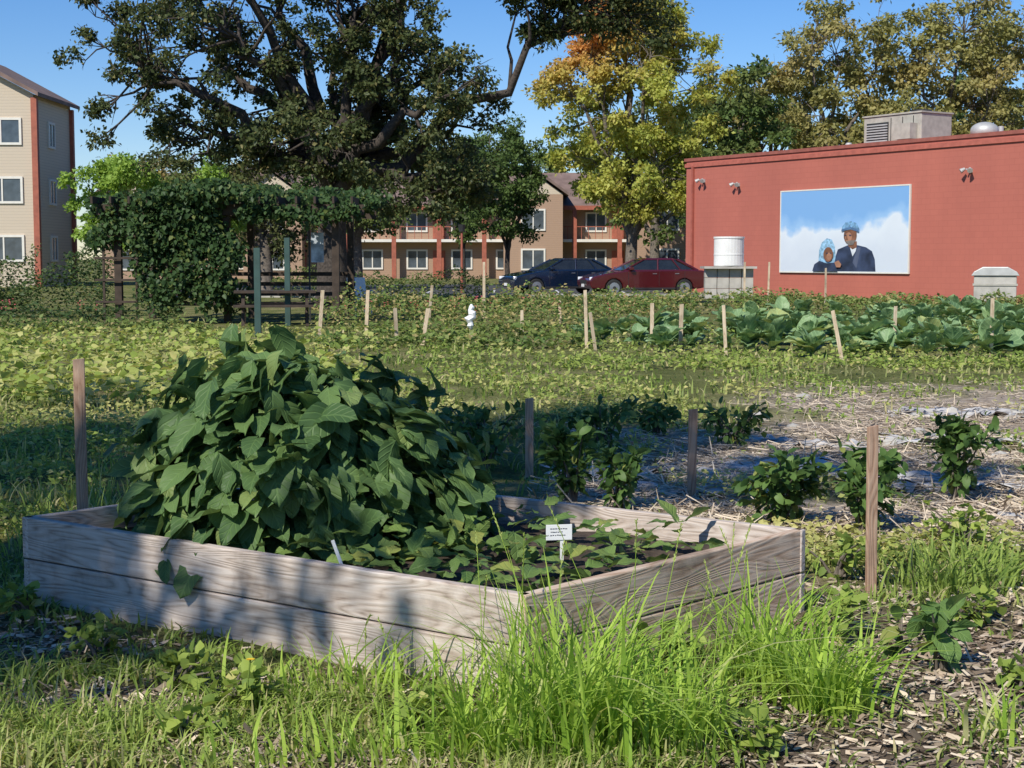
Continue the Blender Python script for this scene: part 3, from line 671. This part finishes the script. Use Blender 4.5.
bt(16.,98,9.,4,4.6,'yell_t',25,60); bt(-1,124,8.5,4.5,4.4,'green_t',26,70); bt(5,126,7.5,5,4.4,'green_t',27,60); bt(-18,124,8.,5,4.,'yell_t',28,60,.3,.6); bt(9.5,100,7.5,4,5,'green_t',29,50)
bt(-9,124,8,5,4.6,'green_t',30,70); bt(28.5,104,9,6,6,'green_t',31,60); bt(22,104,7,6,5,'green_t',32,50)
bt(-7.5,72,4.2,3.2,2.2,'green_t',33,46,.2); bt(-16,74,3.8,3.4,2.6,'green_t',34,60,.2); bt(-20.5,84,4.2,2.8,3.2,'yell_t',35,50,.22,.6); bt(-11.5,70,3.6,2.6,2.,'oak',36,44,.2)
# trees standing behind / beside the viewer, they shade the bed
r=np.random.default_rng(3)
C=ell((-4.7,2.8,8.6),(3.4,3.2,2.5),62,r,.1); tree('shade_tree',(-5,2.4,0),C,.8,5,.3,7,100,.2,'green_t','bark',40)
C=ell((-9.8,3.4,8.4),(3.2,3.4,2.8),60,r,.1); tree('shade_tree',(-10,3,0),C,.8,5,.3,7,120,.2,'green_t','bark',41)
C=ell((-5.9,-1.,7.3),(2.0,2.0,1.4),22,r,.1); tree('shade_tree',(-7.0,-2,0),C,.65,4.6,.2,6,80,.18,'green_t','bark',42)

# ------------------------------------------------------------------ pergola with vine
pg=empty('vine_pergola')
x0,x1,y0,y1,zt=-9.2,-3.9,34.6,37.8,2.62
for xx in (x0+.15,(x0+x1)/2,x1-.15):
    for yy in (y0,y1): box('post',(.16,.16,zt),(xx,yy,zt/2),M['pergola'],pg)
for yy in (y0-.11,y0+.11,y1): box('beam',(x1-x0+.8,.06,.24),((x0+x1)/2+.1,yy,zt-.02),M['pergola'],pg)
for xx in np.arange(x0-.3,x1+.5,.42): box('rafter',(.05,y1-y0+1.,.16),(xx,(y0+y1)/2,zt+.19),M['pergola'],pg)
for xx in (x0+.15,x0+.9,x0+1.6): 
    box('lattice_slat',(.05,.04,1.9),(xx-.3,y0-.15,1.),M['pergola'],pg)
for zz in (.5,1.,1.5,2.): box('lattice_rail',(2.1,.03,.05),(x0+.7,y0-.18,zz),M['pergola'],pg)
for xx in (x0+.15,x1-.15):
    box('knee_brace',(.08,.08,.9),(xx+(.3 if xx<-6 else -.3),y0,2.2),M['pergola'],pg,rot=(0,(.785 if xx<-6 else -.785),0))
for zz in (.35,.6,.85,1.1): box('back_rail',(5.2,.03,.1),((x0+x1)/2,y1+.1,zz),M['pergola'],pg)
r=np.random.default_rng(9); mb=MB()
def blob(c,rr,n,ls=.12):
    P=np.array(c)+rdir(n,r)*np.array(rr)*(r.random(n)**.4)[:,None]
    D=r.normal(0,.6,(n,3))+np.array([0,-.2,-.5]); N=np.array([0,-.5,.7])+r.normal(0,.5,(n,3))
    place(mb,L6,P,D,N,ls*r.uniform(.6,1.3,n),np.clip(r.random(n)*.6+.4*r.random(),0,1),(r.random(n)<.08)*.7,1.1)
for k in range(40): blob((r.uniform(x0-.3,x1+.4),r.uniform(y0-.5,y1),zt+.28+r.uniform(-.2,.15)),(.6,.6,.24),210)
for k in range(8): blob((r.uniform(-6.3,x1+.3),y0-.4,zt-.05+r.uniform(-.2,.1)),(.35,.2,.22),120)
for k in range(34): blob((r.uniform(-8.4,-6.3)+.2*r.normal(),y0-.25+.2*r.normal(),r.uniform(.5,2.7)),(.48,.4,.45),240)
for k in range(12): blob((r.uniform(-8.0,-6.6),y0-.3,r.uniform(2.6,3.1)),(.5,.5,.3),200)
for k in range(8): blob((r.uniform(x0-.3,x0+.5),y0,r.uniform(1.8,2.8)),(.4,.4,.35),170)
mb.build('vine',M['vine'],True,pg)
pt=empty('picnic_table',(-5.3,33.6,0),.15)
box('top',(1.8,.75,.05),(0,0,.75),M['pergola'],pt); 
for s in (-1,1):
    box('bench',(1.8,.28,.05),(0,s*.72,.45),M['pergola'],pt)
    for u in (-.7,.7): box('leg',(.07,.07,.85),(u,s*.35,.37),M['pergola'],pt,rot=(s*.45,0,0))
for u in (-.7,.7): box('brace',(.06,1.5,.08),(u,0,.4),M['pergola'],pt)
bn=empty('painted_banner',(-4.6,35.6,0),.1)
box('cloth',(.3,.02,.7),(0,0,1.75),simple_mat('banner_cloth',(.42,.47,.52),.8,var=.7,scale=4),bn)
box('pole',(.04,.04,2.3),(-.19,0,1.15),M['dark'],bn)
ch=empty('garden_chair',(-3.9,38.6,0),.5)
box('seat',(.5,.5,.04),(0,0,.45),M['white'],ch); box('back',(.5,.04,.5),(0,.25,.75),M['white'],ch,rot=(-.2,0,0))
for a in (-.22,.22):
    for b in (-.22,.22): box('leg',(.03,.03,.45),(a,b,.22),M['white'],ch)
    box('arm',(.05,.5,.03),(a*1.1,0,.66),M['white'],ch)

# ------------------------------------------------------------------ red building
e1=np.array([9.6,-15.]); e1/=np.linalg.norm(e1); rz=math.atan2(e1[1],e1[0])
rb=empty('red_block_building',(7.5,65,0),rz)
Lw=26.; Hh=5.62
box('walls',(Lw,14,Hh),(Lw/2,7,Hh/2),M['cmu'],rb)
capm=simple_mat('parapet_cap',(.3,.095,.07),.6)
box('cap_front',(Lw+.2,.35,.13),(Lw/2,.12,Hh+.066),capm,rb); box('cap_side',(.35,14,.13),(.1,7.3,Hh+.066),capm,rb)
box('fascia',(Lw+.1,.06,.16),(Lw/2,-.033,Hh-.18),simple_mat('fascia_red',(.42,.12,.085),.6),rb)
def cloudm():
    m,nt,o=mat_base('mural_sky'); p=nd(nt,'ShaderNodeBsdfPrincipled'); p.inputs['Roughness'].default_value=.6
    tc=nd(nt,'ShaderNodeTexCoord'); s=nd(nt,'ShaderNodeSeparateXYZ'); nt.links.new(tc.outputs['Object'],s.inputs[0])
    n=nd(nt,'ShaderNodeTexNoise'); n.inputs['Scale'].default_value=.6; n.inputs['Detail'].default_value=4; nt.links.new(tc.outputs['Object'],n.inputs['Vector'])
    f=math_n(nt,'ADD',math_n(nt,'MULTIPLY',s.outputs[2],-.36),math_n(nt,'MULTIPLY',n.outputs[0],.9))
    rr=ramp(nt,[(.2,(.2,.4,.7)),(.36,(.3,.5,.76)),(.46,(.66,.72,.78)),(.8,(.58,.64,.72))],f)
    nt.links.new(rr.outputs[0],p.inputs['Base Color']); nt.links.new(p.outputs[0],o.inputs[0]); return m
A0=6.02; MW,MH,MZ=6.67,3.12,.98
mu=empty('painted_mural_panel'); mu.parent=rb; mu.location=(A0,-.05,MZ)
box('panel',(MW,.05,MH),(MW/2,.0,MH/2),cloudm(),mu)
for nm,sz,lc in (('frame_t',(MW+.1,.07,.05),(MW/2,0,MH+.025)),('frame_b',(MW+.1,.07,.05),(MW/2,0,-.025)),('frame_l',(.05,.07,MH),(-.025,0,MH/2)),('frame_r',(.05,.07,MH),(MW+.025,0,MH/2))): box(nm,sz,lc,M['cream'],mu)
sk=simple_mat('paint_skin',(.2,.09,.05),.6,var=.4,scale=3); sk2=simple_mat('paint_skin_light',(.36,.18,.11),.6,var=.2); navy=simple_mat('paint_navy',(.03,.045,.09),.6,var=.6,scale=2)
cap=simple_mat('paint_cap',(.16,.32,.5),.6,var=.5,scale=9); wh=simple_mat('paint_white',(.6,.64,.68),.6)
def uv(px,py):
    q=(px-512)/1500.; s=(q*65-7.5)/(.539+.842*q)-A0; return (s,(271.5-py)/83*MH)
def shape(nm,pts,lay,mat):
    P=[uv(*p) for p in pts]; prism(nm,P,-.03-.006*lay,-.026-.006*lay,mat,mu)
def ov(cx,cy,a,b,n=18,t=0): return [(cx+a*math.cos(u)*math.cos(t)-b*math.sin(u)*math.sin(t),cy+a*math.cos(u)*math.sin(t)+b*math.sin(u)*math.cos(t)) for u in np.linspace(0,2*math.pi,n,endpoint=False)]
shape('man_coat',[(835,271),(835,259),(838,249),(845,246),(850,244),(858,245),(866,247),(872,251),(875,259),(876,271)],0,navy)
shape('man_lapel',[(858,247),(861,247),(857,268),(853,262)],1,simple_mat('paint_grey_blue',(.08,.1,.16),.6))
shape('man_shirt',[(850,246),(857,246),(856,251),(853,256)],2,wh)
shape('man_neck',[(848,242),(857,241),(857,247),(853,249),(849,246)],3,sk)
shape('man_head',ov(850.5,235,6.4,9.2,t=.05),4,sk)
shape('man_cheek',ov(849,237,3.4,5),5,sk2)
shape('man_beard',[(846,241),(851,240),(856,240),(854,244.5),(850,245)],6,simple_mat('paint_beard',(.2,.17,.15),.6))
shape('man_cap',[(842,231),(843,226),(846,222),(852,221),(857,223),(859.5,228),(859.5,232),(851,229)],7,cap)
shape('man_cap_band',[(842,231),(851,228.5),(859.5,232),(859,229.5),(851,226.5),(842.3,229)],8,simple_mat('paint_band',(.08,.16,.3),.6))
shape('man_eye',[(845,234.6),(847,234.2),(847,235.2),(845,235.4)],8,navy); shape('man_eye_2',[(850,234.4),(852,234.4),(852,235.4),(850,235.4)],8,navy)
shape('man_nose',[(847.5,235),(848.6,239),(846.4,239)],8,sk)
shape('child_scarf',[(819,264),(819.5,250),(822,242),(827,237.5),(832,239),(835,246),(836,256),(835,264)],1,simple_mat('paint_scarf',(.24,.42,.58),.6,var=.5,scale=9))
shape('child_head',ov(829.5,254,4.8,7.4),9,sk); shape('child_cheek',ov(830.5,256,2.5,3.8),10,sk2)
shape('child_eye',[(827.5,252.4),(829.5,252.2),(829.5,253.2),(827.5,253.4)],11,navy); shape('child_eye_2',[(831.3,252.2),(833.,252.3),(833.,253.2),(831.3,253.2)],11,navy)
shape('child_coat',[(814,271),(816,264),(821,260.5),(828,263),(836,262),(839,271)],10,navy)
shape('man_hand',[(836,262),(840,260),(843,264),(842,267),(838,267)],11,sk2)
for s,z in ((1.2,4.75),(3.4,4.5),(15.4,4.5)):
    l=empty('wall_security_light'); l.parent=rb; l.location=(s,0,z)
    box('plate',(.14,.06,.14),(0,-.035,0),M['metal'],l); box('arm',(.05,.22,.05),(0,-.14,.04),M['metal'],l)
    for k in (-.18,.18): cyl('head',.05,.09,.17,(k*.6,-.2,.06),M['metal'],l,12,rot=(R(120),0,R(40 if k>0 else -40)))
hv=empty('rooftop_air_unit'); hv.parent=rb; hv.location=(8.75,4,5.62)
box('cabinet',(3.0,1.7,1.25),(0,0,.82),M['beigem'],hv,bevel=.03); box('curb',(2.8,1.5,.2),(0,0,.1),M['dark'],hv)
box('lid',(3.1,1.8,.06),(0,0,1.475),M['beigem'],hv)
box('intake',(1.15,.02,.9),(-.75,-.861,.75),M['dark'],hv)
for k in np.linspace(.38,1.1,8): box('louvre',(1.1,.04,.05),(-.75,-.895,k),M['metal'],hv)
for k in (-.05,.55,1.1): box('panel_seam',(.03,.012,1.1),(k,-.857,.8),M['dark'],hv)
box('hood',(.8,.4,.6),(.9,-1.06,.75),M['beigem'],hv); cyl('fan',.4,.4,.12,(.7,0,1.51),M['dark'],hv)
vn=empty('rooftop_vent'); vn.parent=rb; vn.location=(13.4,3,5.6); cyl('curb',.4,.4,.35,(0,0,0),M['metal'],vn); cyl('cowl',.5,.5,.2,(0,0,.35),M['metal'],vn,24,dome=.6)
vn=empty('rooftop_vent'); vn.parent=rb; vn.location=(12.9,4.5,5.6); cyl('pipe',.1,.1,.8,(0,0,0),M['metal'],vn)
vn=empty('rooftop_vent'); vn.parent=rb; vn.location=(4.6,5.,5.6); cyl('pipe',.14,.14,.6,(0,0,0),M['metal'],vn); cyl('pipe_cap',.2,.1,.14,(0,0,.6),M['metal'],vn)
box('downpipe',(.1,.1,5.4),(.5,-.06,2.7),simple_mat('pipe_red',(.36,.1,.07),.6),rb)

tk=empty('white_water_tank',(7.85,54.5,0))
cyl('barrel',.54,.54,1.0,(0,0,1.2),M['white'],tk,28,bevel=.04); cyl('rim',.56,.56,.07,(0,0,2.2),M['white'],tk,28); cyl('band',.548,.548,.05,(0,0,1.6),M['white'],tk,28)
for j in range(3):
    for i in range(4): box('block',(.42,.4,.38),(-.66+i*.44,-.0,.2+j*.39),M['conc'],tk,bevel=.015)
box('slab',(1.9,1.2,.08),(0,.1,1.16),M['conc'],tk)
tb=empty('outdoor_storage_bin',(14.3,44.5,0),-.3)
box('body',(1.2,.8,.75),(0,0,.6),M['conc'],tb,bevel=.02); prism('lid',[(-.68,0),(.68,0),(.6,.12),(.35,.26),(-.35,.26),(-.6,.12)],-.46,.46,M['metal'],tb,.02,loc=(0,0,.98))
box('band',(1.26,.86,.06),(0,0,.72),M['beigem'],tb)
for s in (-.5,.5): box('foot',(.12,.7,.25),(s,0,.12),M['dark'],tb)

# ------------------------------------------------------------------ parking lot & cars
lot=empty('parking_lot')
obj_from('asphalt_sheet',[(-14,57.5,.03),(9,57.5,.03),(6.5,84,.03),(-20,84,.03)],[(0,1,2,3)],M['asph'],lot)
for i in range(7): box('painted_line',(.1,5,.004),(-12+i*2.8,66,.036),M['white'],lot)
box('kerb',(23,.18,.15),(-2.5,57.4,.07),M['conc'],lot)
def arc(cx,r,z0,n=8): return [(cx+r*math.cos(a),z0+r*math.sin(a)) for a in np.linspace(0,math.pi,n)]
def car(x,y,rz,paint,ln=4.75):
    e=empty('parked_car',(x,y,.03),rz); s=ln/4.75; P=M[paint]
    prof=[(2.36,.42),(2.38,.6),(2.28,.74),(1.9,.84),(1.1,.97),(.95,1.0),(-1.75,1.02),(-2.2,.99),(-2.33,.85),(-2.36,.6),(-2.3,.34),(-1.86,.26)]+[]
    prof+=list(reversed(arc(-1.42,.36,.32)))+[(-.9,.24),(.95,.24)]
    prof+=list(reversed(arc(1.42,.36,.32)))+[(1.9,.26),(2.3,.3)]
    prof=[(a*s,b) for a,b in prof]
    prism('body',prof,-.9,.9,P,e,.07,seg=3)
    b=[(1.0,-.8),(1.0,.8),(-1.95,.78),(-1.95,-.78)]; t=[(.12,-.58),(.12,.58),(-1.15,.56),(-1.15,-.56)]
    V=[(a*s,c,1.0) for a,c in b]+[(a*s,c,1.41) for a,c in t]
    obj_from('glass',V,BF,M['glass'],e,bevel=.03)
    V=[(.2*s,-.62,1.395),(.2*s,.62,1.395),(-1.25*s,.6,1.395),(-1.25*s,-.6,1.395),(.02*s,-.5,1.47),(.02*s,.5,1.47),(-1.05*s,.48,1.47),(-1.05*s,-.48,1.47)]
    obj_from('roof',V,BF,P,e,bevel=.03)
    pb=MB()
    for sg in (-1,1):
        tube(pb,[(1.02*s,sg*.81,.98),(.16*s,sg*.6,1.41)],.035,6); tube(pb,[(-.35*s,sg*.815,.98),(-.42*s,sg*.6,1.41)],.035,6)
        tube(pb,[(-2.0*s,sg*.78,.98),(-1.2*s,sg*.585,1.41)],.06,6); tube(pb,[(-1.3*s,sg*.81,.98),(-1.0*s,sg*.6,1.41)],.03,6)
        tube(pb,[(1.0*s,sg*.82,1.0),(-1.95*s,sg*.8,1.01)],.02,6)
    pb.build('pillars',P,True,e)
    for wx in (1.42,-1.42):
        for sg in (-1,1):
            cyl('tyre',.325,.325,.22,(wx*s,(-.91 if sg<0 else .69),.325),M['tyre'],e,24,rot=(R(-90),0,0),bevel=.03)
            cyl('rim',.21,.21,.02,(wx*s,(-.93 if sg<0 else .91),.325),M['rim'],e,16,rot=(R(-90),0,0))
            cyl('hub',.07,.07,.02,(wx*s,(-.945 if sg<0 else .925),.325),M['dark'],e,10,rot=(R(-90),0,0))
    for sg in (-1,1):
        box('headlight',(.22,.34,.12),(2.22*s,sg*.66,.68),M['lampw'],e,bevel=.02,rotz=-sg*.3)
        box('taillight',(.12,.3,.14),(-2.3*s,sg*.7,.83),M['lampr'],e,bevel=.02)
        box('mirror',(.16,.2,.12),(.75*s,sg*.96,1.06),P,e,bevel=.03)
        for hx in (-.2,-1.1): box('door_handle',(.16,.03,.03),(hx*s,sg*.908,.87),M['rim'],e)
        for hx in (.85,-.38,-1.42): box('door_gap',(.012,.008,.55),(hx*s,sg*.901,.68),M['dark'],e)
        box('sill',(2.1*s,.02,.07),(0,sg*.902,.3),M['dark'],e)
    box('grille',(.03,.8,.14),(2.375*s,0,.55),M['dark'],e); box('plate',(.02,.32,.11),(2.4*s,0,.42),M['white'],e)
    return e
car(1.95,61.3,R(180+22),'car_blue',4.7)
car(5.1,58.9,R(180+14),'car_red',4.8)

# ------------------------------------------------------------------ apartments
def window(par,x,z,w,h,y,ax='x'):
    f=empty('window'); f.parent=par
    if ax=='x': f.location=(x,y,z)
    else: f.location=(y,x,z); f.rotation_euler=(0,0,R(90))
    box('glass',(w,.04,h),(0,-.02,0),M['blind'],f)
    for nm,sz,lc in (('t',(w+.24,.09,.12),(0,-.045,h/2+.06)),('b',(w+.24,.09,.12),(0,-.045,-h/2-.06)),('l',(.12,.09,h),(-w/2-.06,-.045,0)),('r',(.12,.09,h),(w/2+.06,-.045,0)),('m',(.08,.07,h),(0,-.045,0))):
        box('frame_'+nm,sz,lc,M['cream'],f)
ap=empty('apartment_building')
box('walls',(7.4,6.5,9.9),(-28.3,81.25,4.95),M['siding'],ap)
prism('gable_roof',[(-32.4,9.75),(-28.3,11.9),(-24.2,9.75),(-24.2,9.95),(-28.3,12.15),(-32.4,9.95)],77.5,85,M['roof'],ap)
prism('gable_wall',[(-32,9.9),(-24.6,9.9),(-28.3,11.86)],78.0,78.2,M['siding'],ap)
box('corner_trim',(.3,.3,9.7),(-24.53,77.95,4.85),M['redtrim'],ap)
box('corner_trim_b',(.25,.3,9.7),(-24.53,84.4,4.85),M['redtrim'],ap)
for z in (8.0,5.0,2.0):
    for x in (-26.3,-29.6): window(ap,x,z,1.9,1.15,78.)
    f=window(ap,80.8,z,.9,1.15,-24.6,'y')
w=empty('apartment_building_wing',(0,22,0))
box('walls',(48,9,5.2),(-5,92,2.6),M['siding2'],w)
V=[(-29.6,86.4,5.15),(19.6,86.4,5.15),(19.6,97.4,5.15),(-29.6,97.4,5.15),(-29.6,91.9,7.9),(19.6,91.9,7.9)]
obj_from('roof',V,[(0,1,5,4),(2,3,4,5),(0,4,3),(1,2,5),(0,3,2,1)],M['roof'],w)
box('walkway_slab',(48,1.2,.2),(-5,86.95,2.75),M['cream'],w); box('eave_board',(49,.08,.3),(-5,86.35,5.1),M['redtrim'],w)
box('rail_top',(48,.06,.06),(-5,86.4,3.75),M['redtrim'],w)
for x in np.arange(-28.5,18.5,.5): box('baluster',(.04,.04,.9),(x,86.4,3.3),M['redtrim'],w)
for x in np.arange(-28,18.1,3.25): box('column',(.32,.32,5.),(x,86.5,2.5),M['redtrim'],w)
for x in np.arange(-26.4,18,3.25):
    for z in (1.4,4.1): window(w,x,z,1.3,1.2,87.5)
for x in np.arange(-25.,18,6.5):
    for z in (1.05,3.9): box('door',(.9,.06,2.),(x+.2,87.47,z),M['redtrim'],w)
for bx in (-27.,-17.,1.5,11.):
    box('bay',(4.2,2.,6.),(bx,85.9,3.),M['siding2'],w)
    prism('bay_roof',[(bx-2.5,5.9),(bx,7.7),(bx+2.5,5.9),(bx+2.5,6.1),(bx,7.95),(bx-2.5,6.1)],84.5,91,M['roof'],w)
    prism('bay_gable',[(bx-2.1,6.),(bx+2.1,6.),(bx,7.5)],84.9,85.1,M['siding'],w)
    for z in (1.4,4.2): window(w,bx,z,1.5,1.3,84.9)
lp=empty('lamp_post',(-2.1,63,0)); cyl('pole',.06,.045,2.6,(0,0,0),M['redtrim'],lp,10); cyl('lantern',.12,.16,.3,(0,0,2.6),M['dark'],lp,10)
wb=MB(); rr_=np.random.default_rng(2); tube(wb,[(-.7+.02*rr_.normal(),25.55,.3+.42*t) for t in np.linspace(0,1,9)],[.02,.06,.045,.075,.06,.07,.045,.05,.015],9); wb.build('white_bag_on_stake',M['white'],False)

# ------------------------------------------------------------------ light, sky, camera
S=Vector((-.5,-.866,0)).normalized(); el=R(42)
sd=Vector((S.x*math.cos(el),S.y*math.cos(el),math.sin(el)))
l=bpy.data.lights.new('sun','SUN'); l.energy=5.; l.angle=R(.53); l.color=(1,.95,.85)
lo=bpy.data.objects.new('sun',l); COL.objects.link(lo); lo.rotation_euler=sd.to_track_quat('Z','Y').to_euler()
w=bpy.data.worlds.new('World'); bpy.context.scene.world=w; w.use_nodes=True; nt=w.node_tree
bg=nt.nodes['Background']; sk_=nt.nodes.new('ShaderNodeTexSky'); sk_.sky_type='NISHITA'; sk_.sun_disc=False
sk_.sun_elevation=el; sk_.sun_rotation=math.atan2(S.x,S.y)%(2*math.pi); sk_.air_density=1.; sk_.dust_density=0.; sk_.ozone_density=3.
hs=nt.nodes.new('ShaderNodeHueSaturation'); hs.inputs['Saturation'].default_value=1.3; hs.inputs['Value'].default_value=1.
nt.links.new(sk_.outputs[0],hs.inputs['Color'])
mm=nt.nodes.new('ShaderNodeMix'); mm.data_type='RGBA'; mm.blend_type='MULTIPLY'; mm.inputs[0].default_value=1.; mm.inputs[7].default_value=(.66,.7,.86,1)
nt.links.new(hs.outputs[0],mm.inputs[6]); nt.links.new(mm.outputs[2],bg.inputs[0]); bg.inputs[1].default_value=.14
c=bpy.data.cameras.new('camera'); c.lens=52.73; c.sensor_width=36; c.clip_end=3000; c.clip_start=.05
co=bpy.data.objects.new('camera',c); COL.objects.link(co); co.location=(0,0,1.5); co.rotation_euler=(R(90-4.8),0,0)
bpy.context.scene.camera=co
sc=bpy.context.scene; sc.view_settings.view_transform='Standard'; sc.view_settings.look='None'; sc.view_settings.exposure=0
